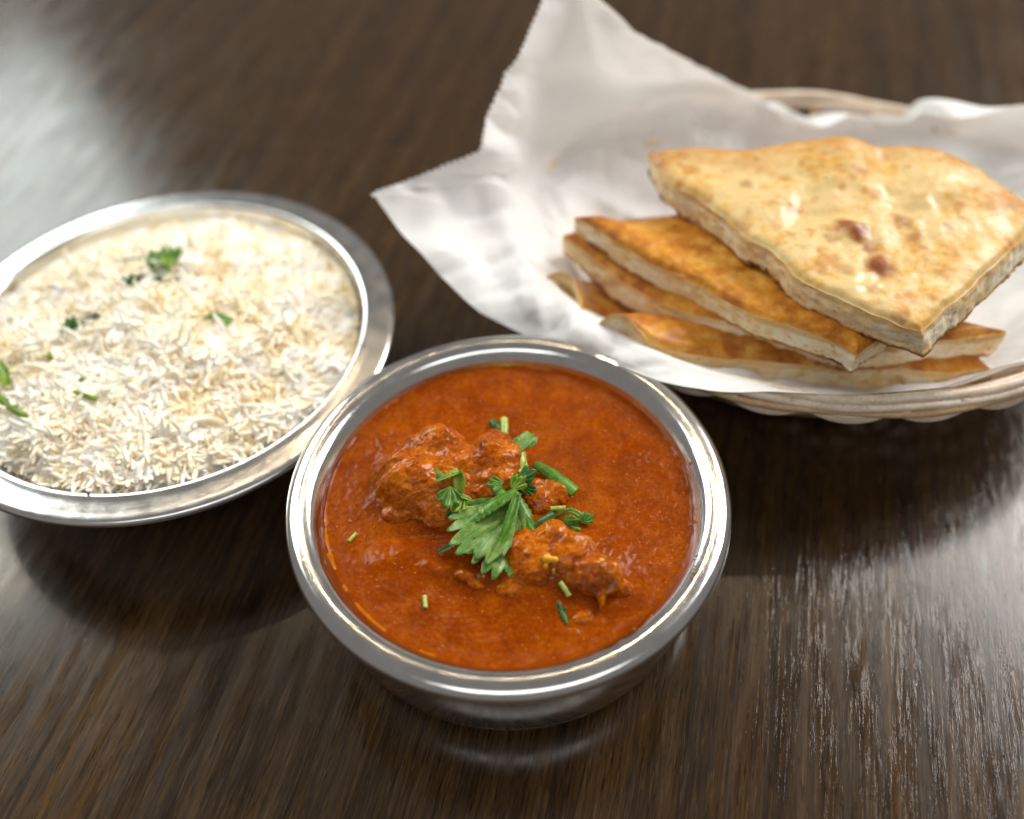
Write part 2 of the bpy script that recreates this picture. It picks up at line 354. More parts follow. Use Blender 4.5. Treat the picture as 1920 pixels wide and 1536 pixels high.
# ---------------------------------------------------------------- rice
def rice_z(x, y):
    r = np.hypot(x-RC[0], y-RC[1]); p = np.stack([x, y, np.zeros_like(x)], -1)
    z = 3.1-.03*(y-RC[1])+1.5*np.clip(1-(r/7.7)**2, -.1, 1)+.62*fbm(p, .40, 3)+.40*fbm(p, 1.1, 2)
    return z
def grain_mesh(L, w, bend, k):
    n = 9; t = np.sin(np.linspace(-1, 1, 9)*np.pi/2)*.5
    path = np.stack([t*L, bend*(t*t*4-.33)*L, .25*bend*np.sin(t*5+k)*L], -1)
    rad = w*np.sqrt(np.clip(1-(np.abs(t)*2)**3.6, .16, 1))
    return tube(path, rad, 8)
kinds = [grain_mesh(.84+.042*k, .080+.006*(k % 3), (.02, .10, .18, .28)[k % 4], k) for k in range(12)]
kinds = [(v, f) for v, f in kinds]
NG = 9500
rr = 7.50*np.sqrt(rng.random(NG)); aa = rng.random(NG)*2*np.pi
gx, gy = RC[0]+rr*np.cos(aa), RC[1]+rr*np.sin(aa)
gl = rng.random(NG)
gz = rice_z(gx, gy)+.10+(.26*gl-.12)
yaw = rng.normal(0, .75, NG)+5.0*fbm(np.stack([gx, gy, 0*gx], -1), .55, 2, .5, 9); tilt = rng.normal(0, .22, NG); spin = rng.random(NG)*2*np.pi; gs = rng.uniform(.85, 1.18, NG)
wallr = np.interp(gz, [.6, 1.6, 2.7, 3.4, 3.9, 6], [4.9, 6.2, 7.05, 7.4, 7.6, 7.6])-.20
keep = rr < wallr; 
tipo = (rng.random(NG) < .035) & (rr < 6.4); tilt[tipo] = rng.uniform(.7, 1.25, tipo.sum()); gz[tipo] += .18
idx = np.where(keep)[0]
core_r = np.linspace(.02, 1, 30); core_t = np.linspace(0, 2*np.pi, 90, endpoint=False)
CX = RC[0]+7.5*core_r[None]*np.cos(core_t)[:, None]; CY = RC[1]+7.5*core_r[None]*np.sin(core_t)[:, None]
CZ = rice_z(CX.ravel(), CY.ravel())+.07; rc_ = np.tile(core_r, 90)
lim = np.interp(7.5*rc_, [4.9, 6.2, 7.05, 7.5], [.7, 1.7, 2.8, 3.55]); CZ = np.maximum(CZ, lim-.0)
rice = obj('rice_mound', np.stack([CX.ravel(), CY.ravel(), CZ], -1), grid_faces(90, 30, True), M['rice'], org=(RC[0], RC[1], 2.5))
tag(rice, 'heap of cooked white long grain rice filling the wide steel bowl', 'rice')
meshes = [make_mesh('grain', v, f, M['rice']) for v, f in kinds]
score = gz[idx]-.16*(gy[idx]-RC[1])+.15*gl[idx]; best = set(idx[np.argsort(-score)[:300]].tolist())
V, Fs, nb = [], [], 0
kf = [(v, np.array([f_ for f_ in f if len(f_) == 4]), [f_ for f_ in f if len(f_) != 4]) for v, f in kinds]
org = np.array(rice['org'])
for i in idx:
    R = (Euler((0, 0, yaw[i])).to_matrix() @ Euler((0, tilt[i], 0)).to_matrix() @ Euler((spin[i], 0, 0)).to_matrix())
    k = i % 12
    if i in best:
        o = link('grain', meshes[k], rice); o.matrix_local = Matrix.LocRotScale((Vector((gx[i], gy[i], gz[i]))-Vector(org))*S, R.to_quaternion(), (gs[i],)*3)
    else:
        v, q, _ = kf[k]; V.append((v*gs[i]) @ np.array(R).T+(gx[i], gy[i], gz[i])); Fs.append(q+nb); nb += len(v)
tag(obj('grains', np.concatenate(V), np.concatenate(Fs), M['rice'], rice), kind='stuff')

# ---------------------------------------------------------------- curry sauce, meat
SC = (-.256, 18.64); SZ = 4.28; SR = 5.84
def bump2(x, y, px, py, rx, ry, h, rot=0.0, z=SZ):
    c = at(px, py, z); dx, dy = x-c[0], y-c[1]; a = math.radians(rot)
    u, v = dx*math.cos(a)+dy*math.sin(a), -dx*math.sin(a)+dy*math.cos(a)
    return h*np.exp(-((u/rx)**2+(v/ry)**2))
def sauce_z(x, y):
    r = np.hypot(x-SC[0], y-SC[1]); p = np.stack([x, y, np.zeros_like(x)], -1)
    z = SZ+.035*fbm(p, .5, 3)+.034*fbm(p, 1.7, 3)+.020*np.abs(noise(p, 4.5))+.012*np.clip(noise(p, 8, 5), 0, 1)
    z = z+.07*np.exp(-(SR-r)/.16)
    lump = .7+.6*fbm(p, 1.6, 3)
    z = z+bump2(x, y, 835, 1070, .9, .35, .26, -28)*lump+bump2(x, y, 745, 1045, .8, .35, .14, 20)*lump
    z = z+bump2(x, y, 920, 1085, .6, .5, .22, 30)+bump2(x, y, 985, 1100, .9, .7, .2, 20)
    z = z+bump2(x, y, 825, 900, 2.1, 1.8, .38)+bump2(x, y, 1060, 1070, 1.8, 1.5, .40)
    z = z+bump2(x, y, 1010, 790, .8, .4, .10)*lump+bump2(x, y, 1150, 880, 1.6, .8, .06, 30)*lump
    z = z-bump2(x, y, 700, 900, .3, .6, .10)-bump2(x, y, 780, 1005, .9, .25, .12)
    return z
nr, nt = 170, 560
rad = np.sqrt(np.linspace(.0004, 1, nr))*.35+np.linspace(.01, 1, nr)*.65; rad = rad/rad[-1]
th = np.linspace(0, 2*np.pi, nt, endpoint=False)
p0 = np.stack([np.cos(th), np.sin(th), np.zeros(nt)], -1)
edge = SR+.05+.03*fbm(p0, 3.0, 3)+.04*np.clip(noise(p0, 9), 0, 1)
X = SC[0]+rad[None]*edge[:, None]*np.cos(th)[:, None]; Y = SC[1]+rad[None]*edge[:, None]*np.sin(th)[:, None]
Z = sauce_z(X.ravel(), Y.ravel())
sauce = obj('curry_sauce', np.stack([X.ravel(), Y.ravel(), Z], -1), grid_faces(nt, nr, True), M['sauce'], org=(SC[0], SC[1], 3.9))
tag(sauce, 'glossy orange red curry sauce filling the steel bowl with the rolled rim', 'curry sauce')
# oily film and splashes the sauce leaves on the steel
prof_r = np.array([5.64, 5.68, 5.84, 5.96, 6.1, 6.27, 6.5, 6.78]); prof_z = np.array([3.4, 3.9, 4.3, 4.56, 4.76, 4.92, 5.0, 4.98])
arc = np.linspace(0, 2*np.pi, 500, endpoint=False); pa = np.stack([np.cos(arc), np.sin(arc), np.zeros(500)], -1)
hgt = .10*np.exp(-((np.degrees(arc)-222)/34)**2)*np.clip(.7+1.5*fbm(pa, 6, 3), .1, 1.6)+.50*np.clip(fbm(pa, 2.6, 4)-.02, 0, 1)+.40*np.clip(noise(pa, 17)-.1, 0, 1)*np.clip(noise(pa, 4, 9)*3, 0, 1)
fr = []
for k, q in enumerate((0, .4, .75, 1)):
    zz = 4.24+.05*(k > 0)+hgt*q; r_ = np.interp(zz, prof_z[:7], prof_r[:7])-np.array((.10, .06, .035, -.004))[k]
    fr.append(np.stack([CC[0]+r_*np.cos(arc), CC[1]+r_*np.sin(arc), zz], -1))
obj('oil_film', np.stack(fr, 1).reshape(-1, 3), grid_faces(500, 4, True), M['film'], sauce)
for (px, py, r) in [(1305, 977, .10), (1297, 985, .07), (1303, 1050, .05), (1306, 1043, .06), (1301, 1061, .04), (1299, 1074, .075), (1298, 1082, .06), (1296, 868, .06), (1268, 1075, .08), (1262, 1086, .07), (1256, 1098, .07), (1298, 1067, .03), (1310, 1030, .03),
                    (975, 679, .06), (905, 690, .05), (638, 868, .06), (630, 890, .05), (620, 930, .05), (640, 855, .04), (1222, 1155, .06), (1190, 1180, .07), (1175, 1190, .05)]:
    z = 4.6
    for _ in range(6):
        c = at(px, py, z); r0 = np.hypot(c[0]-CC[0], c[1]-CC[1]); z = np.interp(r0, prof_r, prof_z)
    a = np.linspace(0, 2*np.pi, 10, endpoint=False)
    nrm = np.array([-(c[0]-CC[0])/r0*.75, -(c[1]-CC[1])/r0*.75, .66]); tx = np.cross(nrm, (0, 0, 1)); tx /= np.linalg.norm(tx); ty = np.cross(nrm, tx)
    sv, sf, nb = [], [], 0
    for q, hh in ((1, -.015), (.75, .018), (.01, .03)):
        j = 1+.25*rng.normal(size=10); sv.append(c+nrm*hh+r*q*j[:, None]*(np.cos(a)[:, None]*tx*.8+np.sin(a)[:, None]*ty*1.3))
    for q in range(2):
        for k in range(10): sf.append((nb+q*10+k, nb+q*10+(k+1) % 10, nb+(q+1)*10+(k+1) % 10, nb+(q+1)*10+k))
    obj('sauce_splash', np.concatenate(sv), np.array(sf), M['film'], sauce)

bv_, bf_ = [], []
for k in range(420):                         # small oil beads and bubbles on the sauce
    a, q = rng.random()*2*np.pi, math.sqrt(rng.random())*5.7; x, y = SC[0]+q*math.cos(a), SC[1]+q*math.sin(a)
    if fbm(np.array([[x, y, 0]]), .6, 2, .5, 3)[0] < -.02: continue
    z = sauce_z(np.array([x]), np.array([y]))[0]; rr_ = rng.uniform(.018, .05)*(1 if rng.random() < .9 else 1.7); c8 = np.linspace(0, 2*np.pi, 8, endpoint=False); n0 = len(bv_)*25
    bv_.append(np.concatenate([np.stack([x+rr_*f*np.cos(c8), y+rr_*f*np.sin(c8), np.full(8, z-.01+rr_*h)], -1) for f, h in ((1, .0), (.8, .35), (.42, .58))]+[np.array([[x, y, z-.01+rr_*.65]])]))
    for q2 in range(2): bf_ += [(n0+q2*8+j, n0+q2*8+(j+1) % 8, n0+q2*8+8+(j+1) % 8, n0+q2*8+8+j) for j in range(8)]
    bf_ += [(n0+16+j, n0+16+(j+1) % 8, n0+24) for j in range(8)]
tag(obj('oil_beads', np.concatenate(bv_), bf_, M['bead'], sauce), kind='stuff')

def ico(sub=3):
    import bmesh
    bm = bmesh.new(); bmesh.ops.create_icosphere(bm, subdivisions=sub, radius=1)
    v = np.array([x.co[:] for x in bm.verts]); f = np.array([[x.index for x in p.verts] for p in bm.faces]); bm.free(); return v, f
ICO = ico(3)
def blob(name, parts, vox, amp, label, m, off=0.0, sm=4):
    """parts: (px, py, z, rx, ry, rz, yaw) lumps fused into one mesh"""
    V, F, nb = [], [], 0
    for (px, py, z, rx, ry, rz, yw) in parts:
        if name == 'meat_piece': rx, ry = rx*1.12, ry*1.12
        R = np.array(Euler((0, 0, math.radians(yw))).to_matrix()); v = (ICO[0]*(rx, ry, rz)) @ R.T+at(px, py, z)
        V.append(v); F.append(ICO[1]+nb); nb += len(v)
    tmp = link('tmp', make_mesh('tmp', np.concatenate(V), np.concatenate(F), m))
    md = tmp.modifiers.new('r', 'REMESH'); md.mode = 'VOXEL'; md.voxel_size = vox*S
    ms = tmp.modifiers.new('s', 'SMOOTH'); ms.iterations = sm; ms.factor = .5
    ev = tmp.evaluated_get(bpy.context.evaluated_depsgraph_get()); me = ev.to_mesh()
    v = np.zeros(len(me.vertices)*3); me.vertices.foreach_get('co', v); v = v.reshape(-1, 3)/S
    nn = np.zeros(len(me.vertices)*3); me.vertices.foreach_get('normal', nn); nn = nn.reshape(-1, 3)
    f = [tuple(p.vertices) for p in me.polygons]; ev.to_mesh_clear()
    bpy.data.objects.remove(tmp)
    d = amp*(1.0*fbm(v, .65, 2, .5, off)-.35*(np.abs(noise(v, .9, off))-.25)+.42*fbm(v*(1, 1.6, 1), 1.7, 3, .6, off)+.09*noise(v*(1, 2, 1), 4.5, off)+.05*noise(v, 11, off))
    v = v+nn*d[:, None]
    return tag(obj(name, v, f, m), label, 'meat')
blob('meat_piece', [(795, 905, 4.5, 1.35, 1.15, 1.05, 0), (815, 845, 4.75, 1.05, .65, .80, 8), (850, 885, 4.8, .8, .9, .80, 0), (925, 880, 4.55, .95, 1.15, .92, 0), (895, 925, 4.4, 1.0, .8, .72, 0),
                    (738, 900, 4.35, .65, .75, .65, 0), (770, 955, 4.25, .9, .6, .55, 0), (835, 965, 4.3, .85, .6, .6, 0), (958, 862, 4.65, .4, .5, .6, 0), (765, 875, 4.8, .5, .5, .75, 20)], .055, .34,
     'large sauce coated meat chunk near the left of the curry', M['meat'], 3.1, 40)
blob('meat_piece', [(1005, 1050, 4.45, .95, 1.0, .85, 20), (1035, 1008, 4.85, .55, .5, .62, 0), (1075, 1035, 4.75, .7, .6, .62, -30), (1112, 1080, 4.65, .65, .65, .6, 0), (1142, 1085, 4.75, .36, .45, .58, 0), (1080, 1090, 4.5, .55, .4, .45, 0),
                    (970, 1085, 4.3, .8, .75, .5, 20), (1165, 1105, 4.35, .38, .28, .32, 0), (1128, 1128, 4.55, .16, .36, .42, -15), (1050, 1050, 4.8, .5, .5, .55, 0)], .05, .26,
     'meat chunk in sauce on the right, in front of the large coriander leaf', M['meat'], 8.4, 26)
blob('meat_piece', [(1040, 925, 4.25, .55, .5, .42, 0), (1010, 940, 4.3, .5, .5, .45, 0), (1000, 915, 4.35, .35, .35, .45, 0)], .05, .2, 'small lump of meat showing behind the large coriander leaf, right of it', M['meat'], 5.4)
def knob(parts, label, off):
    o = blob('curd_lump', parts, .03, .05, label, M['curd'], off, 2); o['category'] = 'curd'
knob([(1026, 1048, 5.28, .17, .15, .17, 0), (1040, 1050, 5.25, .16, .12, .14, 0), (1023, 1064, 5.1, .09, .08, .16, 0), (1038, 1072, 4.95, .08, .08, .2, 0)], 'yellow curd lump on top of the right hand meat chunk', 2.2)
knob([(1128, 1055, 5.2, .16, .14, .18, 0), (1138, 1068, 5.1, .13, .12, .16, 0)], 'yellow curd on the right tip of the right hand meat chunk', 4.2)
blob('meat_piece', [(1092, 1160, 4.28, .34, .24, .22, 20), (1106, 1145, 4.26, .2, .16, .16, 0), (1076, 1185, 4.26, .30, .13, .13, -30)], .03, .10, 'small scrap of meat in the sauce in front of the right hand chunk', M['meat'], 6.2, 3)
blob('meat_piece', [(872, 1080, 4.46, .30, .18, .16, -20), (895, 1097, 4.40, .3, .14, .13, -20)], .03, .10, 'small scrap of meat in the sauce, left below the large coriander leaf', M['meat'], 7.2, 3)

# ---------------------------------------------------------------- coriander
def solid(v, faces, t):
    """give a sheet a thickness t (cm)"""
    me = bpy.data.meshes.new('t'); me.from_pydata([tuple(x) for x in v], [], [tuple(f) for f in faces]); me.update()
    n = np.zeros(len(v)*3); me.vertices.foreach_get('normal', n); n = n.reshape(-1, 3)
    cnt = {}
    for f in faces:
        for a, b in zip(f, list(f[1:])+[f[0]]): k = (min(a, b), max(a, b)); cnt.setdefault(k, []).append((a, b))
    N = len(v); F = [tuple(f) for f in faces]+[tuple(x+N for x in f[::-1]) for f in faces]
    F += [(e[0][1], e[0][0], e[0][0]+N, e[0][1]+N) for e in cnt.values() if len(e) == 1]
    bpy.data.meshes.remove(me)
    return np.concatenate([v, v-n*t]), F
def fan(base, yaw, size, span, tilt=0., roll=0., cup=.0, pleat=.06, lobes=3, seed=0, nth=64, nrr=10, deep=.24):
    """lobed coriander leaflet growing from base in direction yaw (deg, 0 = +x)"""
    th = np.linspace(-span, span, nth)*math.pi/180; t = np.linspace(-1, 1, nth)
    env = 1-(.42 if deep > .2 else .25)*np.abs(t)**2.2
    lob = 1-deep+deep*np.abs(np.cos(t*math.pi*lobes/2+.3*math.sin(seed)))**.5
    tooth = .87+.13*np.sqrt(np.abs(np.sin(t*lobes*3.6+seed)))+.03*np.sin(t*23+seed)
    R = size*env*lob*tooth; q = np.linspace(.03, 1, nrr)
    r = R[:, None]*q[None]; x = r*np.cos(th)[:, None]; y = r*np.sin(th)[:, None]
    z = cup*r*r/size+pleat*size*np.sin(t*math.pi*lobes*1.5+seed)[:, None]*q[None]**1.3
    p = np.stack([x.ravel(), y.ravel(), z.ravel()], -1); z2 = .12*size*fbm(p/size, 1.5, 3, .5, seed*1.7)*np.tile(q, nth)**.7; p[:, 2] += z2
    Rm = np.array(Euler((0, 0, math.radians(yaw))).to_matrix() @ Euler((math.radians(roll), -math.radians(tilt), 0)).to_matrix())
    uv = np.stack([np.repeat(t*.5+.5, nrr), np.tile(q, nth)], -1)
    v, F = solid(p @ Rm.T+np.array(base), grid_faces(nth, nrr).tolist(), .012)
    return v, F, np.concatenate([uv, uv])
def ribbon(path, width, curl=.25, jag=.12, seed=0, n=26, k=7, twist=0.):
    """folded or rolled strip of leaf along path"""
    p = spline(path, n); wd = np.interp(np.linspace(0, 1, n), np.linspace(0, 1, len(np.atleast_1d(width))), np.atleast_1d(width)) if np.ndim(width) else np.full(n, width)
    t = np.gradient(p, axis=0); t /= np.linalg.norm(t, axis=1)[:, None]
    a = np.cross(t, (0, 0, 1)); a /= np.linalg.norm(a, axis=1)[:, None]; b = np.cross(a, t)
    tw = np.radians(twist); A = a*math.cos(tw)+b*math.sin(tw); B = b*math.cos(tw)-a*math.sin(tw)
    s = np.linspace(-1, 1, k); V = []
    for i in range(n):
        jl, jr = 1+jag*math.sin(i*1.9+seed), 1+jag*math.sin(i*2.3+seed*2)
        o = s*np.where(s < 0, jl, jr)*wd[i]*.5
        V.append(p[i]+A[i]*o[:, None]+B[i]*(curl*wd[i]*(s*s-.3))[:, None])
    uv = np.stack([np.tile(s*.25+.5, n), np.repeat(np.linspace(0, 1, n), k)], -1)
    v, F = solid(np.concatenate(V), grid_faces(n, k).tolist(), .012)
    return v, F, np.concatenate([uv, uv])
def leaf(parts, m, label, name='coriander_leaf', cat='leaf', group=None):
    V, F, U, nb = [], [], [], 0
    for v, f, u in parts: V.append(v); F += [tuple(x+nb for x in q) for q in f]; U.append(u); nb += len(v)
    return tag(obj(name, np.concatenate(V), F, M[m], uv=np.concatenate(U)), label, cat, group)
def stem(path, r, label, name='coriander_stalk', m='stem', n=10, group=None):
    p = spline(path, 10); v, f = tube(p, r*(1+.06*np.sin(np.arange(10)*1.7)), n)
    return tag(obj(name, v, f, M[m], uv=np.zeros((len(v), 2))), label, 'herb stem', group)
G1 = 'coriander scattered on the curry'
base = at(972, 938, 5.25)
big = leaf([fan(base, 222, 2.55, 40, -13, 6, .14, .006, 3, 1, 130, 20, .12)], 'leaf_pale', 'largest coriander leaf, pale underside up, in the middle of the curry', group=G1)
leafp = lambda parts, m, nm, lab: tag(obj(nm, parts[0], parts[1], M[m], big, uv=parts[2]), lab)
leafp(fan(at(966, 950, 5.22), 250, 2.45, 34, -14, -8, .10, .008, 3, 7, 100, 16, .12), 'leaf_pale', 'leaf_lobe', 'pale front lobe')
leafp(fan(at(975, 945, 5.15), 268, 2.3, 30, -13, 16, .06, .02, 3, 4, 80, 14, .12), 'leaf', 'leaf_lobe', 'darker green right lobe')
leafp(fan(at(965, 930, 5.15), 203, 2.1, 26, -10, -10, .1, .02, 3, 6, 70, 12), 'leaf', 'leaf_lobe', 'darker upper left lobe')
leafp(ribbon(ats([(970, 925, 5.42), (958, 965, 5.40), (945, 1000, 5.28), (920, 1042, 5.05)]), (.22, .34, .26, .10), .5, .10, 2, 30, 9, 25), 'leaf', 'leaf_fold', 'folded up edge')
leafp(ribbon(ats([(968, 918, 5.35), (925, 940, 5.35), (895, 962, 5.15), (868, 985, 4.95)]), (.45, .72, .62, .35), -.28, .10, 5, 30, 9, -30), 'leaf', 'leaf_fold', 'rounded upper fold')
leafp(ribbon(ats([(872, 975, 4.95), (866, 1000, 4.9), (864, 1042, 4.75)]), (.22, .30, .24), -.6, .08, 6, 24, 7, -20), 'leaf', 'leaf_fold', 'rolled left edge')
leafp(ribbon(ats([(972, 935, 5.2), (985, 965, 5.1), (990, 1002, 4.95)]), (.25, .50, .38), -.2, .12, 9, 24, 7, 10), 'leaf_pale', 'leaf_lobe', 'pale lobe beside the right meat chunk')
dv, df = ICO; obj('water_drop', dv*(.10, .16, .06)+at(902, 957, 5.28), df, M['leaf_pale'], big, uv=np.full((len(dv), 2), .56))
leaf([ribbon(ats([(960, 850, 5.1), (978, 832, 5.25), (996, 812, 5.2)]), (.35, .62, .30), .18, .06, 3, 26, 9, 8), ribbon(ats([(992, 838, 5.0), (1000, 828, 5.0), (1006, 820, 4.95)]), (.2, .28, .08), .2, .05, 1, 12, 5)], 'leaf_pale', 'small pale oval coriander leaf at the top, above the stem cut', group=G1)
stem(ats([(975, 850, 5.05), (977, 868, 4.98), (974, 882, 4.9)]), .19, 'thick cut coriander stem below the pale oval leaf', group=G1)
stem(ats([(972, 888, 5.0), (986, 872, 4.95)]), .10, 'thin pale stem cut just above the teal leaf', group=G1)
leaf([fan(at(962, 902, 5.2), 10, .85, 50, 8, -15, .2, .10, 3, 3, 44, 8), fan(at(975, 912, 5.1), 330, .6, 40, -8, 0, .2, .1, 3, 6, 30, 6)], 'leaf_dark', 'dark teal coriander leaf between the stem cut and the largest leaf', group=G1)
leaf([ribbon(ats([(1003, 868, 4.62), (1030, 885, 4.66), (1055, 903, 4.60), (1079, 922, 4.5)]), (.30, .46, .50, .46), -.22, .05, 8, 30, 9, 0)], 'leaf', 'long rolled green coriander strip lying on the right side of the curry', group=G1)
stem(ats([(1022, 906, 4.48), (1046, 914, 4.45)]), .12, 'short pale stem beside the long rolled coriander strip', group=G1)
leaf([ribbon(ats([(797, 866, 5.35), (815, 880, 5.4), (836, 896, 5.38)]), (.26, .34, .30), -.25, .12, 4, 22, 7)], 'leaf', 'green coriander strip on top of the large meat chunk', group=G1)
leaf([ribbon(ats([(818, 903, 5.42), (843, 893, 5.5), (862, 884, 5.45)]), (.10, .24, .34), .3, .15, 2, 22, 7, 15), ribbon(ats([(858, 884, 5.5), (862, 905, 5.38), (862, 925, 5.2)]), (.30, .46, .30), .2, .08, 6, 18, 7, -20)], 'leaf_lime', 'yellow green folded coriander leaf on the large meat chunk', group=G1)
leaf([fan(at(845, 912, 5.35), 262, .75, 60, -22, 0, .15, .08, 3, 2, 40, 8)], 'leaf', 'small round coriander leaf under the yellow green one', group=G1)
leaf([fan(at(870, 930, 5.15), 235, .70, 55, -14, 0, .2, .12, 3, 5, 44, 8), ribbon(ats([(838, 928, 5.2), (862, 930, 5.2), (884, 938, 5.1)]), (.12, .2, .1), .2, .1, 3, 16, 5)], 'leaf_lime', 'lobed yellow green leaf hanging at the right foot of the large meat chunk', group=G1)
leaf([fan(at(944, 905, 5.3), 195, .55, 60, -5, 0, .2, .1, 3, 8, 34, 6), ribbon(ats([(925, 905, 5.3), (935, 918, 5.3), (945, 930, 5.3)]), (.3, .4, .3), -.3, .1, 3, 14, 6)], 'leaf', 'folded green leaf tip just above the largest leaf', group=G1)
leaf([fan(at(958, 918, 5.38), 40, .6, 55, 5, 10, .25, .12, 3, 9, 34, 6)], 'leaf_lime', 'light green leaf scrap between the largest leaf and the teal leaf', group=G1)
stem(ats([(945, 786, 4.5), (946, 800, 4.5), (945, 816, 4.45)]), .14, 'yellow green stem cut, topmost piece in the curry', group=G1)
leaf([ribbon(ats([(921, 787, 4.5), (930, 797, 4.52), (936, 810, 4.45)]), (.22, .34, .2), -.3, .1, 4, 16, 7)], 'leaf_dark', 'dark leaf scrap beside the topmost stem cut', group=G1)
stem(ats([(1031, 954, 4.62), (1060, 953, 4.6)]), .085, 'thin pale stem behind the right meat chunk', group=G1)
leaf([ribbon(ats([(1052, 968, 4.55), (1068, 960, 4.75), (1085, 967, 4.7), (1092, 980, 4.5)]), (.16, .26, .24, .16), .4, .1, 3, 26, 7, 20), fan(at(1090, 980, 4.5), 30, .45, 60, 5, 0, .2, .12, 3, 3, 30, 6), fan(at(1050, 975, 4.45), 320, .75, 60, -4, 0, .1, .06, 3, 7, 36, 6)], 'leaf', 'curled coriander leaf half sunk in sauce behind the right meat chunk', group=G1)
leaf([ribbon(ats([(998, 990, 4.75), (1015, 978, 4.75), (1032, 970, 4.65), (1045, 960, 4.55)]), (.12, .26, .34, .2), .2, .15, 5, 24, 7, 15)], 'leaf_dark', 'narrow dark leaf along the back of the right meat chunk', group=G1)
stem(ats([(1050, 1092, 4.78), (1059, 1104, 4.72), (1068, 1118, 4.62)]), .085, 'green stem leaning on the front of the right meat chunk', group=G1)
leaf([ribbon(ats([(1045, 1115, 4.5), (1048, 1132, 4.5), (1052, 1145, 4.46)]), (.08, .2, .12), -.3, .1, 2, 16, 6), ribbon(ats([(1050, 1142, 4.47), (1057, 1155, 4.45), (1063, 1170, 4.42)]), (.12, .2, .06), -.3, .1, 5, 16, 6), ribbon(ats([(1052, 1143, 4.48), (1064, 1140, 4.45), (1073, 1150, 4.42)]), (.08, .12, .05), -.3, .1, 5, 14, 5)], 'leaf_dark', 'dark three pointed coriander sprig in sauce, nearest to the front rim', group=G1)
leaf([ribbon(ats([(822, 1036, 4.5), (838, 1028, 4.55), (858, 1018, 4.65)]), (.12, .2, .15), .3, .3, 3, 20, 6)], 'leaf_dark', 'dark green sprig sticking out left below the largest leaf', group=G1)
leaf([fan(at(858, 962, 4.85), 200, .4, 60, 0, 0, .2, .1, 3, 2, 30, 6)], 'leaf_dark', 'tiny dark leaf left of the largest leaf', group=G1)
stem(ats([(654, 1015, 4.34), (668, 1000, 4.34)]), .055, 'tiny pale stem floating near the left rim', group=G1)
stem(ats([(796, 1118, 4.36), (798, 1140, 4.36)]), .07, 'tiny pale stem floating in the front left of the sauce', group=G1)

G2 = 'coriander scattered on the rice'
def rz(px, py, up=.34):
    z = 4.2
    for _ in range(8): c = at(px, py, z); z = float(rice_z(c[:1], c[1:2])[0])+up
    return at(px, py, z)
def rzs(l, up=.36): return np.array([rz(px, py, up+(d if d else 0)) for px, py, d in l])
leaf([fan(rz(290, 512, .35), 80, 1.25, 50, 8, 6, .1, .06, 3, 2, 50, 8), fan(rz(300, 500, .4), 50, 1.2, 32, 4, 0, .1, .06, 3, 5, 40, 8)], 'leaf', 'largest coriander leaf on the rice, at the back', group=G2)
leaf([ribbon(rzs([(318, 470, .25), (312, 495, .2), (315, 515, .1), (332, 522, .1)]), (.5, .55, .35, .25), .2, .15, 3, 24, 7, 15)], 'leaf_lime', 'bright green leaf edge at the right of the largest leaf on rice', group=G2)
leaf([ribbon(rzs([(226, 487, .05), (245, 484, .1), (268, 486, .1)]), (.12, .2, .14), -.3, .1, 3, 16, 6)], 'leaf_dark', 'short dark strip left of the largest leaf on rice', group=G2)
leaf([fan(rz(290, 530, .3), 190, 1.2, 40, 6, 0, .2, .10, 3, 3, 46, 8), fan(rz(282, 530, .3), 10, .5, 50, 0, 0, .2, .10, 3, 3, 30, 6)], 'leaf_dark', 'dark coriander leaf just in front of the largest leaf on rice', group=G2)
leaf([fan(rz(112, 632, .25), 50, .95, 40, 10, 0, .2, .10, 3, 6, 44, 8), ribbon(rzs([(90, 640, .0), (104, 640, .05), (116, 632, .1)]), (.10, .14, .14), .2, .1, 2, 14, 5)], 'leaf_dark', 'dark leaf with a stalk on the left of the rice', group=G2)
leaf([ribbon(rzs([(152, 605, .1), (170, 598, .15), (185, 589, .12), (198, 579, .05)]), (.2, .34, .26, .08), -.3, .12, 2, 24, 7)], 'leaf_dark', 'narrow dark strip between the two dark leaves on rice', group=G2)
leaf([ribbon(rzs([(390, 588, .1), (410, 594, .12), (438, 600, .08)]), (.38, .46, .10), -.1, .1, 5, 22, 7), ribbon(rzs([(420, 596, .1), (426, 605, .05), (428, 614, .0)]), (.3, .16, .05), .1, .1, 5, 12, 5)], 'leaf', 'three pointed green leaf right of centre on the rice', group=G2)
leaf([ribbon(rzs([(-6, 680, .2), (6, 700, .25), (14, 722, .15)]), (.4, .5, .3), .3, .12, 3, 20, 7)], 'leaf_lime', 'bright green leaf cut by the left edge of the photo', group=G2)
stem(rzs([(-10, 738, .12), (14, 760, .15), (34, 773, .12), (54, 784, .05)]), .12, 'bright green stem at the left edge of the photo on rice', m='leaf_lime', group=G2)
stem(rzs([(90, 664, .0), (96, 672, .02)]), .10, 'tiny green stem bit below the stalked leaf on rice', m='leaf_lime', group=G2)
stem(rzs([(140, 736, -.02), (160, 742, .03), (182, 749, .0)]), .09, 'green stem lying in the front left of the rice', m='leaf_lime', group=G2)
stem(rzs([(150, 712, -.05), (166, 716, -.02)]), .08, 'tiny green stem behind the longer front stem on rice', m='leaf_lime', group=G2)

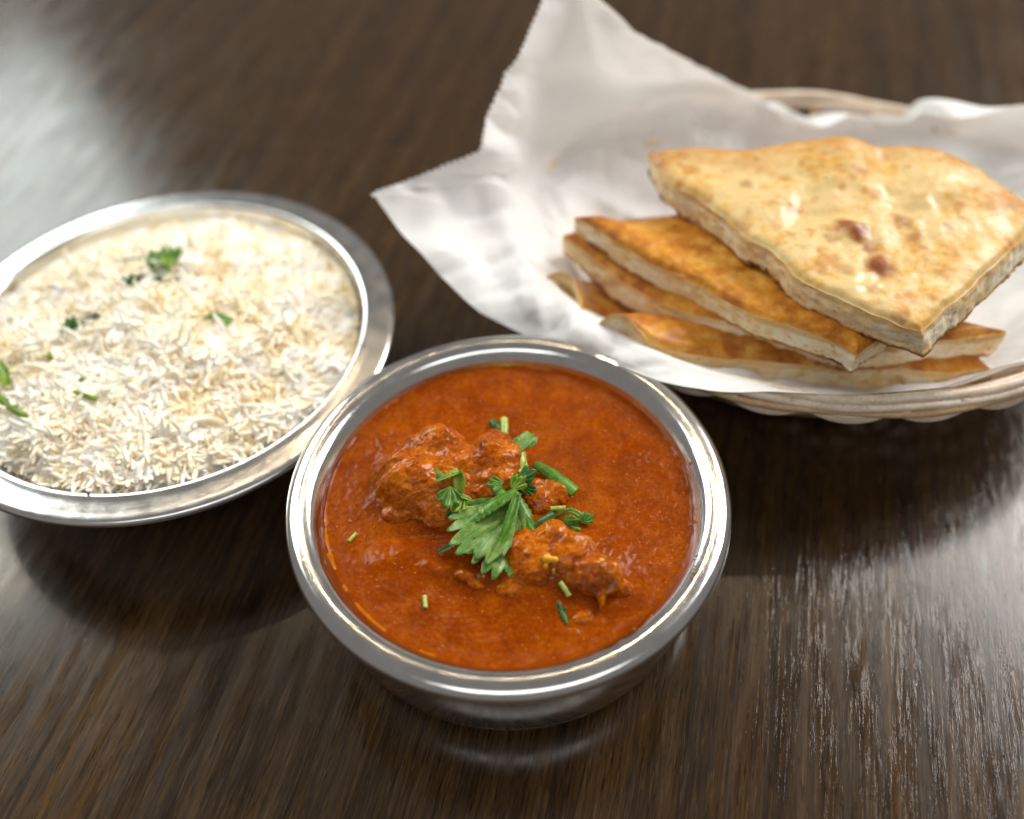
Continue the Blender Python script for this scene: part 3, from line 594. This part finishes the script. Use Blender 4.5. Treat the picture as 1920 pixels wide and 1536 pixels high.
# ---------------------------------------------------------------- wicker basket
BC = np.array((12.3, 31.1)); BA, BB, BT = 11.8, 9.45, math.radians(-12)
BR = np.array(((math.cos(BT), -math.sin(BT)), (math.sin(BT), math.cos(BT))))
bk = empty('wicker_basket', (BC[0], BC[1], 0)); tag(bk, 'round pale wicker basket holding the flatbreads on white paper', 'basket')
def ell(phi, f, z, dr=0.):
    p = np.stack([(BA*f+dr)*np.cos(phi), (BB*f+dr)*np.sin(phi)], -1) @ BR.T+BC
    return np.concatenate([p, (z+0*phi)[:, None]], 1)
WALL = lambda z: np.interp(z, [0, .4, 1.5, 3, 4.2, 5.2], [.56, .61, .72, .84, .94, .975])
ph = np.linspace(0, 2*np.pi, 241)
def rim_rod(f, z, r, m, k, tw=0.0):
    p = ell(ph, f, z+tw*np.sin(ph*k)); p[:, :2] += (tw*np.cos(ph*k))[:, None]*np.stack([np.cos(ph), np.sin(ph)], -1)
    v, fc = tube(p, r, 10, False); obj('rim_rod', v, fc, M[m], bk)
rim_rod(.992, 4.92, .19, 'cane', 13, .05); rim_rod(.972, 4.66, .19, 'cane', 13, -.05); rim_rod(1.012, 4.70, .16, 'cane', 13, .04); rim_rod(1.018, 4.46, .14, 'cane2', 13, -.04)
NS = 26
for k in range(NS):
    a = 2*np.pi*(k+.35)/NS; zz = np.array((.25, .8, 1.6, 2.6, 3.6, 4.3, 4.7)); p = np.concatenate([ell(np.array([a]), WALL(z), z) for z in zz])
    v, fc = tube(spline(p, 14), .19, 8); obj('stake', v, fc, M['cane2'], bk)
for k in range(NS):                          # the bent stake ends that finish the border, seen as scallops
    for q, (dz, dr) in enumerate(((0, 0), (.13, .015), (.26, .02))):
        u = np.linspace(-.15, 1.35, 16); a = 2*np.pi*(k+.35+u)/NS; w_ = np.sin(np.clip(u/1.2, 0, 1)*np.pi)
        p = ell(a, 1.0, 4.50-.46*w_+dz, .08+.16*w_+dr-.10*u); v, fc = tube(p, .085, 8); obj('border_loop', v, fc, M['cane'], bk)
for row, z in enumerate(np.arange(.45, 4.0, .42)):
    s = np.cos((ph-2*np.pi*.35/NS)*NS/2+math.pi*(row % 2)); p = ell(ph, WALL(z), z); p[:, :2] += (.27*s)[:, None]*np.stack([np.cos(ph), np.sin(ph)], -1)
    v, fc = tube(p, .2, 8, False); obj('weaver', v, fc, M['cane' if row % 3 else 'cane2'], bk)
bt = np.linspace(0, 2*np.pi, 48, endpoint=False)
bv = np.concatenate([ell(bt, .64, .12), ell(bt, .64, .40), ell(bt, .02, .40), ell(bt, .02, .12)]).reshape(4, 48, 3).transpose(1, 0, 2).reshape(-1, 3)
obj('base', bv, grid_faces(48, 4, True), M['cane2'], bk)

# ---------------------------------------------------------------- paper liner
ST = [  # rim angle (deg), outer edge (px, py, z) or world xyz when the last flag is 'w', how far the sheet folds over the rim
    (184, (698, 368, 7.0), 1), (168, (800, 318, 7.6), 1), (158, (895, 272, 8.2), 1), (152, (915, 215, 8.9), 1), (146, (965, 105, 10.4), 1), (139, (1018, -5, 11.8), 1), (131, (1085, -40, 12.0), 1),
    (122, (1200, 58, 10.2), 1), (110, (1310, 118, 8.0), 1), (100, (1395, 162, 6.1), 1), (93, (1450, 190, 5.0), 0), (84, (1543, 234, 4.9), 0), (78, (1600, 213, 5.0), 0), (65, (1727, 216, 5.3), 0),
    (53, (1800, 219, 6.2), 1), (38, (1920, 196, 7.0), 1), (20, (23.6, 33.6, 6.4, 'w'), 1), (0, (23.6, 29.0, 5.0, 'w'), 0), (-25, (22.0, 25.4, 4.7, 'w'), 0), (-45, (19.4, 23.6, 4.7, 'w'), 0),
    (-60, (1868, 690, 5.4), 0), (-72, (1760, 727, 5.35), 0), (-86, (1600, 741, 5.4), 0), (-100, (1440, 738, 5.5), 0), (-112, (1330, 734, 5.6), 1), (-122, (1240, 716, 5.2), 1),
    (-134, (1150, 684, 4.9), 1), (-147, (1010, 640, 4.5), 1), (-158, (900, 588, 5.0), 1), (-167, (800, 493, 5.9), 1)]
rows = []
for a, o, over in ST:
    a = math.radians(a); ev = lambda f, z: ell(np.array([a-BT]), f, z)[0]
    out = np.array(o[:3]) if o[-1] == 'w' else at(*o)
    r = [ev(.03, 1.0), ev(.35, 1.0), ev(.54, 1.15), ev(.70, 2.2), ev(.83, 3.7)]
    if over: rim = ev(1.0, 5.24+(.72 if a > 1.57 else .40)*min(1, max(0, 1.6*math.sin(a+.1)))); r += [ev(.94, 4.6), rim, rim*.5+out*.5+np.array((0, 0, .12)), out]
    else: e3 = ev(.925, 4.5); r += [e3*.7+out*.3, e3*.4+out*.6, e3*.2+out*.8, out]
    rows.append(np.array(r))
rows = np.array(rows)                                                       # station x ring x 3
# columns spread evenly along the outer edge
ring = spline(rows[:, -1], 3000, True); sl = np.r_[0, np.cumsum(np.linalg.norm(np.diff(ring, axis=0), axis=1))]
tser = 5.35; sser = np.interp(tser, np.linspace(0, len(ST), 3000, endpoint=False), sl); N1 = 760; NU = N1+560
tt = np.interp(np.r_[np.linspace(0, sser, N1, endpoint=False), np.linspace(sser, sl[-1], 560, endpoint=False)], sl, np.linspace(0, len(ST), 3000, endpoint=False))
def cr(p, t):
    m = len(p); i = np.floor(t).astype(int); f = (t-i)[:, None]; a, b, c, d = p[(i-1) % m], p[i % m], p[(i+1) % m], p[(i+2) % m]
    return .5*(2*b+(c-a)*f+(2*a-5*b+4*c-d)*f*f+(3*b-a-3*c+d)*f**3)
def lin(p, t):
    m = len(p); i = np.floor(t).astype(int); f = (t-i)[:, None]; return p[i % m]*(1-f)+p[(i+1) % m]*f
cols = np.stack([(.65*lin(rows[:, k], tt)+.35*cr(rows[:, k], tt)) if k == rows.shape[1]-1 else cr(rows[:, k], tt) for k in range(rows.shape[1])], 1)
NV = 104
G = np.stack([spline(cols[i], NV) for i in range(NU)])                      # NU x NV x 3
vv = np.linspace(0, 1, NV)[None]
P = G.reshape(-1, 3)
def ridged(p, s, off): return 1-2*np.abs(noise(p, s, off))
rel = np.clip((P[:, 2]-4.9)/2, 0, 1)
left = np.clip((9-P[:, 0])/6, 0, 1)
amp = np.tile(np.clip((vv-.25)*2, 0, 1)*np.ones((NU, 1)), 1).ravel()
def creases(p, n, wl, seed):
    """sharp folds running in random directions, each only over part of the sheet"""
    g = np.random.default_rng(seed); out = np.zeros(len(p)); wp = p+np.stack([noise(p, .25, 11+k) for k in range(3)], -1)*.9
    for k in range(n):
        a = g.normal(size=3); a /= np.linalg.norm(a); u = wp @ a/wl+g.random()
        tri = np.abs((u % 1)*2-1); m = np.clip(.15+1.8*noise(p, .22, 40+3.1*k+seed), 0, 1); out += (np.minimum(tri, .55)-.3)*m
    return out
def px_of(p):
    q = p-np.array((0, 0, CAMZ)); y = q[:, 1]*sP+q[:, 2]*cP; f = q[:, 1]*cP-q[:, 2]*sP; x, y = q[:, 0]/f, y/f
    return np.stack([960+FPX*(cR*x+sR*y), 768-FPX*(-sR*x+cR*y)], -1)
d = amp*((.40+.70*rel*left)*creases(P, 7, 5.2, 5)+(.80+.60*left)*creases(P, 6, 2.6, 9)+.30*creases(P, 5, 1.1, 21)+.012*noise(P, 5))
Q2 = px_of(P)                                                              # the sheet's main folds, found by where they run
for line, h, wd in (([(893, 272), (960, 300), (1010, 345), (1075, 425)], .75, 52), ([(930, 235), (985, 262), (1035, 330)], -.45, 40), ([(1000, 120), (1045, 170), (1060, 250), (1062, 300)], -.40, 45), ([(1090, 90), (1085, 190), (1070, 300)], .35, 60),
                    ([(800, 325), (850, 405), (930, 520), (985, 600)], -.40, 55), ([(880, 300), (950, 400), (968, 470), (975, 560)], .45, 48), ([(960, 470), (1000, 520), (1010, 600)], .22, 16), ([(1060, 350), (1120, 385), (1190, 420)], .40, 34), ([(1255, 120), (1275, 200), (1290, 270)], .42, 40), ([(1190, 60), (1150, 160), (1120, 260)], .30, 60),
                    ([(1060, 640), (1120, 660), (1220, 700)], .18, 26), ([(1840, 215), (1880, 260), (1930, 330)], .40, 50)):
    ln = spline(np.array(line, float), 40); dist = np.sqrt(np.min(((Q2[:, None]-ln[None])**2).sum(-1), 1))
    d = d+h*np.clip(1-dist/wd, 0, 1)**1.2*(Q2[:, 1] < 760)
n_u = np.roll(G, -1, 0)-np.roll(G, 1, 0); n_v = np.gradient(G, axis=1); N_ = np.cross(n_u, n_v); N_ /= np.linalg.norm(N_, axis=2)[..., None]+1e-9
PL = (P[:, :2]-BC) @ BR; rimz = np.exp(-((np.hypot(PL[:, 0]/BA, PL[:, 1]/BB)-.99)/.05)**2)
d = d*(1-.92*rimz)*(1-.75*np.tile(np.linspace(0, 1, NV)**4, NU))
G = G+N_*d.reshape(NU, NV)[..., None]
for _ in range(30):                                                         # ease the fold that runs into the left corner
    ci = np.arange(-26, 27) % NU; G[ci, NV-40:] = .5*G[ci, NV-40:]+.25*(G[(ci-1) % NU, NV-40:]+G[(ci+1) % NU, NV-40:])
# serrated cut edge from the left corner up to the top corner
i0, i1 = np.argmin(np.abs(tt-0)), np.argmin(np.abs(tt-5.35)); oe = G[:, -1]-G[:, -3]; oe /= np.linalg.norm(oe, axis=1)[:, None]
cum = np.r_[0, np.cumsum(np.linalg.norm(np.diff(G[i0:i1, -4], axis=0), axis=1))]
tooth = np.abs(np.sin(cum/.255*math.pi))**.7*.20
along = G[i0:i1, -1].copy(); G[i0:i1, -1] = G[i0:i1, -2]*.5+along*.5+oe[i0:i1]*tooth[:, None]
paper = obj('paper_liner', G.reshape(-1, 3), grid_faces(NU, NV, True), M['paper'], org=(BC[0], BC[1], .9))
tag(paper, 'crumpled white greaseproof sheet with serrated edge lining the wicker basket', 'paper')

# ---------------------------------------------------------------- naan
def naan(left, right, back, thick, label, crust, seed=0., bumps=(), amp=.10, flare=.0, org=None, lift=.0, dip=.0, nt=120, ns=140):
    """wedge of flatbread: left and right cut edges start at the tip, back edge runs from left end to right end"""
    up = lambda l: [(a, b, c+lift) for a, b, c in l]
    L, R, K = spline(ats(up(left)), nt), spline(ats(up(right)), nt), spline(ats(up(back)), ns)
    for e_, k_ in ((L, 0), (R, 7)):                                             # the cuts are torn a little
        tn = np.gradient(e_, axis=0); tn = np.stack([tn[:, 1], -tn[:, 0]], -1)/(np.hypot(tn[:, 0], tn[:, 1])[:, None]+1e-9)
        e_[:, :2] += tn*((.16*fbm(e_, .55, 2, .5, seed+k_)+.07*fbm(e_, 1.6, 2, .5, seed+k_))*np.clip(np.linspace(0, 1, nt)*np.linspace(1, 0, nt)*12, 0, 1))[:, None]
    t = np.linspace(0, 1, nt)[None, :, None]; s = np.linspace(0, 1, ns)[:, None, None]
    top = (1-s)*L[None]+s*R[None]+np.concatenate([t, t, t**3], 2)*(K[:, None]-(1-s)*L[-1]-s*R[-1])
    p = top.reshape(-1, 3); ed = (np.minimum(s, 1-s)*np.ones_like(t)).ravel()
    inn = np.clip(np.minimum(ed*6, (1-t.repeat(ns, 0)).ravel()*5), 0, 1)
    dz = amp*(fbm(p, .45, 3, .5, seed)+.6*fbm(p, 1.1, 2, .5, seed+3))+.025*noise(p, 3, seed)+.22*amp*np.clip(noise(p, .9, seed+30)-.25, 0, 1)*4
    for (px, py, z, rr_, h) in bumps: c = at(px, py, z+lift); dz = dz+h*np.exp(-((p[:, 0]-c[0])**2+(p[:, 1]-c[1])**2)/rr_**2)
    gi = np.arange(len(p)).reshape(ns, nt); bd = p[np.r_[gi[0], gi[-1], gi[:, -1]]][:, :2]
    ds = np.sqrt(np.min(((p[:, None, :2]-bd[None])**2).sum(-1), 1))              # distance to the edge
    p = p.copy(); p[:, 2] += dz*(.35+.65*inn)-.15*np.exp(-(ds/.14)**2)-.08*np.exp(-(ds/.45)**2)
    dl = np.sqrt(np.min(((p[:, None, :2]-L[None, :, :2])**2).sum(-1), 1)); p[:, 2] -= dip*(1-np.exp(-dl/.6))*np.clip((t.repeat(ns, 0).ravel()-.30)*4, 0, 1)*np.clip((.6-s.repeat(nt, 1).ravel())*4, 0, 1)
    top = p.reshape(ns, nt, 3)
    # outline: tip -> left edge -> back -> right edge -> tip
    i_l = [(0, j) for j in range(nt)]; i_b = [(i, nt-1) for i in range(1, ns)]; i_r = [(ns-1, j) for j in range(nt-2, 0, -1)]
    ids = i_l+i_b+i_r; rim = np.array([top[i] for i in ids]); kind = np.r_[np.zeros(nt), np.ones(ns-1), np.zeros(nt-2)]
    ctr = rim.mean(0); m = len(rim); Q = 16
    tan = np.roll(rim, -1, 0)-np.roll(rim, 1, 0); out = np.cross(tan, (0, 0, 1)); out /= np.linalg.norm(out, axis=1)[:, None]+1e-9
    sgn = np.sign(((rim-ctr)*out).sum(1).mean()); out = out*sgn
    fl = np.r_[0, np.cumsum(np.linalg.norm(np.diff(rim, axis=0), axis=1))]
    th = thick*(1-.35*np.convolve(np.r_[kind[-8:], kind, kind[:8]], np.ones(17)/17, 'valid'))*(1+.34*fbm(rim, .35, 2, .5, seed+5))
    side = []; uv = []
    for k in range(Q):
        v = k/(Q-1); q = rim-np.array((0, 0, 1))*(th*v)[:, None]
        bul = .10*math.sin(v*math.pi)*kind-.06*v*(1-kind)-.16*v*v*kind
        rg = .06*math.sin(math.pi*min(1, v*3)*.5)+(.12*fbm(q, 1.6, 3, .6, seed+9)+.04*np.clip(noise(q*(1, 1, 1.6), 2.6, seed+1), -1, .2)-.24*np.clip(noise(q*(1, 1, 2.4), 1.5, seed+2)-.42, 0, .5))*(1-.3*kind)*(0 if k == 0 else 1)
        side.append(q+out*(bul+rg+flare*v*(np.arange(m) >= nt+ns-1))[:, None]); uv.append(np.stack([fl, np.full(m, v)], -1))
    side = np.stack(side, 1); uvs = np.stack(uv, 1).reshape(-1, 2)
    bot = np.array((*ctr[:2], side[:, -1, 2].mean()))
    brow = np.stack([side[:, -1]*(1-q)+np.array((0, 0, 1))*0+bot*q for q in (.25, .5, .75, .98)], 1)
    full = np.concatenate([side, brow], 1)
    uvb = np.stack([np.tile(fl[:, None], (1, 4)), np.ones((m, 4))], -1)
    body = obj('naan_slice', full.reshape(-1, 3), grid_faces(m, Q+4, True), M['crumb'], org=org, uv=np.concatenate([uvs.reshape(m, Q, 2), uvb], 1).reshape(-1, 2))
    tag(body, label, 'flatbread', 'naan slices stacked in the basket')
    uvt = np.stack([np.repeat(np.linspace(0, 1, ns), nt), np.tile(np.linspace(0, 1, nt), ns)], -1)
    obj('top_crust', top.reshape(-1, 3), grid_faces(ns, nt), crust, body, uv=uvt)
    return body
def crust_for(name, org_guess, *a, **k): return mat_crust(name, *a, **k)
# top slice
l4 = [(1731, 614, 7.35), (1692, 602, 7.4), (1623, 575, 7.45), (1565, 548, 7.45), (1504, 517, 7.4), (1450, 463, 7.5), (1396, 433, 7.45), (1323, 371, 7.5), (1257, 332, 7.5), (1217, 277, 7.6)]
r4 = [(1731, 614, 7.35), (1785, 567, 7.4), (1826, 530, 7.45), (1876, 483, 7.5), (1912, 445, 7.5), (1962, 395, 7.5)]
b4 = [(1217, 277, 7.6), (1300, 268, 7.6), (1400, 272, 7.7), (1450, 264, 7.8), (1520, 254, 8.0), (1590, 250, 8.1), (1645, 268, 7.8), (1700, 266, 7.9), (1760, 274, 7.9), (1830, 305, 7.8), (1900, 352, 7.6), (1962, 395, 7.5)]
cpts = ats([(a, b, z+.6) for a, b, z in l4+r4+b4])
SPOT = [(1583, 422, 7.6, .42, .9), (1612, 436, 7.6, .50, 1), (1632, 462, 7.6, .32, .8), (1650, 492, 7.6, .58, 1), (1690, 412, 7.6, .40, .7), (1716, 438, 7.6, .34, .55), (1560, 440, 7.6, .3, .5), (1240, 300, 7.6, .12, .9), (1420, 300, 7.6, .16, .6), (1545, 345, 7.6, .14, .5), (1360, 420, 7.5, .14, .6), (1780, 430, 7.6, .22, .5), (1570, 560, 7.4, .2, .5), (1480, 392, 7.6, .10, .9), (1690, 592, 7.4, .22, .6), (1400, 345, 7.6, .32, .45), (1400, 400, 7.5, .25, .40), (1500, 310, 7.8, .18, .4), (1280, 290, 7.6, .35, .45), (1905, 385, 7.6, .35, .55), (1760, 510, 7.5, .3, .35), (1640, 540, 7.5, .35, .4), (1590, 500, 7.6, .3, .35), (1720, 370, 7.8, .3, .35)]
# spots are stains on the crust, given in the slice's own coordinates
def own(pts, sp): 
    o = np.array(((pts[:, 0].min()+pts[:, 0].max())/2, (pts[:, 1].min()+pts[:, 1].max())/2)); return [((at(a, b, z+.6)[0]-o[0]), (at(a, b, z+.6)[1]-o[1]), 0, r, k) for a, b, z, r, k in sp], (o[0], o[1], 6.8)
spots4, org4 = own(cpts, SPOT)
crust4 = mat_crust('naan_crust_pale', (.72, .52, .24), (.66, .385, .095), (.48, .19, .03), -.045, spots4, .38, .40)
crust3 = mat_crust('naan_crust_golden', (.68, .36, .075), (.56, .22, .024), (.32, .09, .010), .03, (), .34, .22)
naan(l4, r4, b4, 1.0, 'top slice of naan, pale and buttery with brown blisters', crust4, 1.0, [(1598, 430, 7.6, .40, .17), (1648, 488, 7.6, .30, .17), (1692, 415, 7.6, .25, .09), (1725, 445, 7.6, .16, .06), (1590, 300, 7.8, 1.5, .45), (1770, 330, 7.8, 1.6, .42), (1660, 300, 7.8, .5, -.25), (1500, 400, 7.6, .5, -.12), (1440, 390, 7.5, .8, .15)], .16, .30, org4, .6)
naan([(1609, 657, 6.25), (1576, 636, 6.25), (1495, 607, 6.3), (1417, 581, 6.25), (1338, 542, 6.2), (1286, 513, 6.2), (1208, 477, 6.3), (1117, 420, 6.4), (1078, 398, 6.45)],
     [(1609, 657, 6.25), (1680, 600, 6.2), (1780, 500, 6.1)], [(1078, 398, 6.45), (1125, 396, 6.4), (1180, 407, 6.2), (1260, 395, 6.1), (1450, 350, 6.1), (1650, 370, 6.1), (1780, 500, 6.1)],
     .92, 'golden naan slice second from top with a burnt left tip', crust3, 4.0, [(1240, 440, 6.2, .8, -.12)], .12, lift=.6)
naan([(1606, 648, 5.2), (1540, 632, 5.2), (1495, 615, 5.25), (1390, 598, 5.3), (1325, 586, 5.3), (1270, 574, 5.2), (1198, 538, 5.15), (1120, 482, 5.2), (1057, 432, 5.3)],
     [(1606, 648, 5.2), (1690, 640, 5.15), (1760, 632, 5.1), (1830, 624, 5.1), (1891, 612, 5.1)], [(1057, 432, 5.3), (1200, 400, 5.1), (1450, 400, 5.1), (1650, 500, 5.1), (1730, 565, 5.1), (1800, 590, 5.1), (1891, 612, 5.1)],
     1.12, 'third naan slice from top, its right corner reaching the paper', crust3, 7.0, (), .10, lift=.6)
naan([(1520, 676, 4.7), (1450, 671, 4.75), (1378, 664, 4.9), (1286, 654, 5.25), (1226, 638, 5.6), (1196, 610, 5.9), (1176, 587, 6.1), (1152, 580, 6.1), (1130, 592, 5.8), (1110, 604, 5.55), (1097, 580, 5.5), (1088, 547, 5.6), (1074, 516, 5.7), (1050, 503, 5.7), (1026, 508, 5.6)],
     [(1520, 676, 4.7), (1602, 678, 4.7), (1680, 676, 4.7), (1732, 686, 4.65), (1800, 690, 4.6), (1862, 684, 4.6)], [(1026, 508, 5.6), (1060, 490, 5.0), (1200, 500, 4.4), (1500, 520, 4.4), (1720, 590, 4.5), (1810, 640, 4.55), (1862, 684, 4.6)],
     1.35, 'bottom naan slice with a wavy left end, resting on the paper', crust3, 9.0, (), .06, dip=1.1)
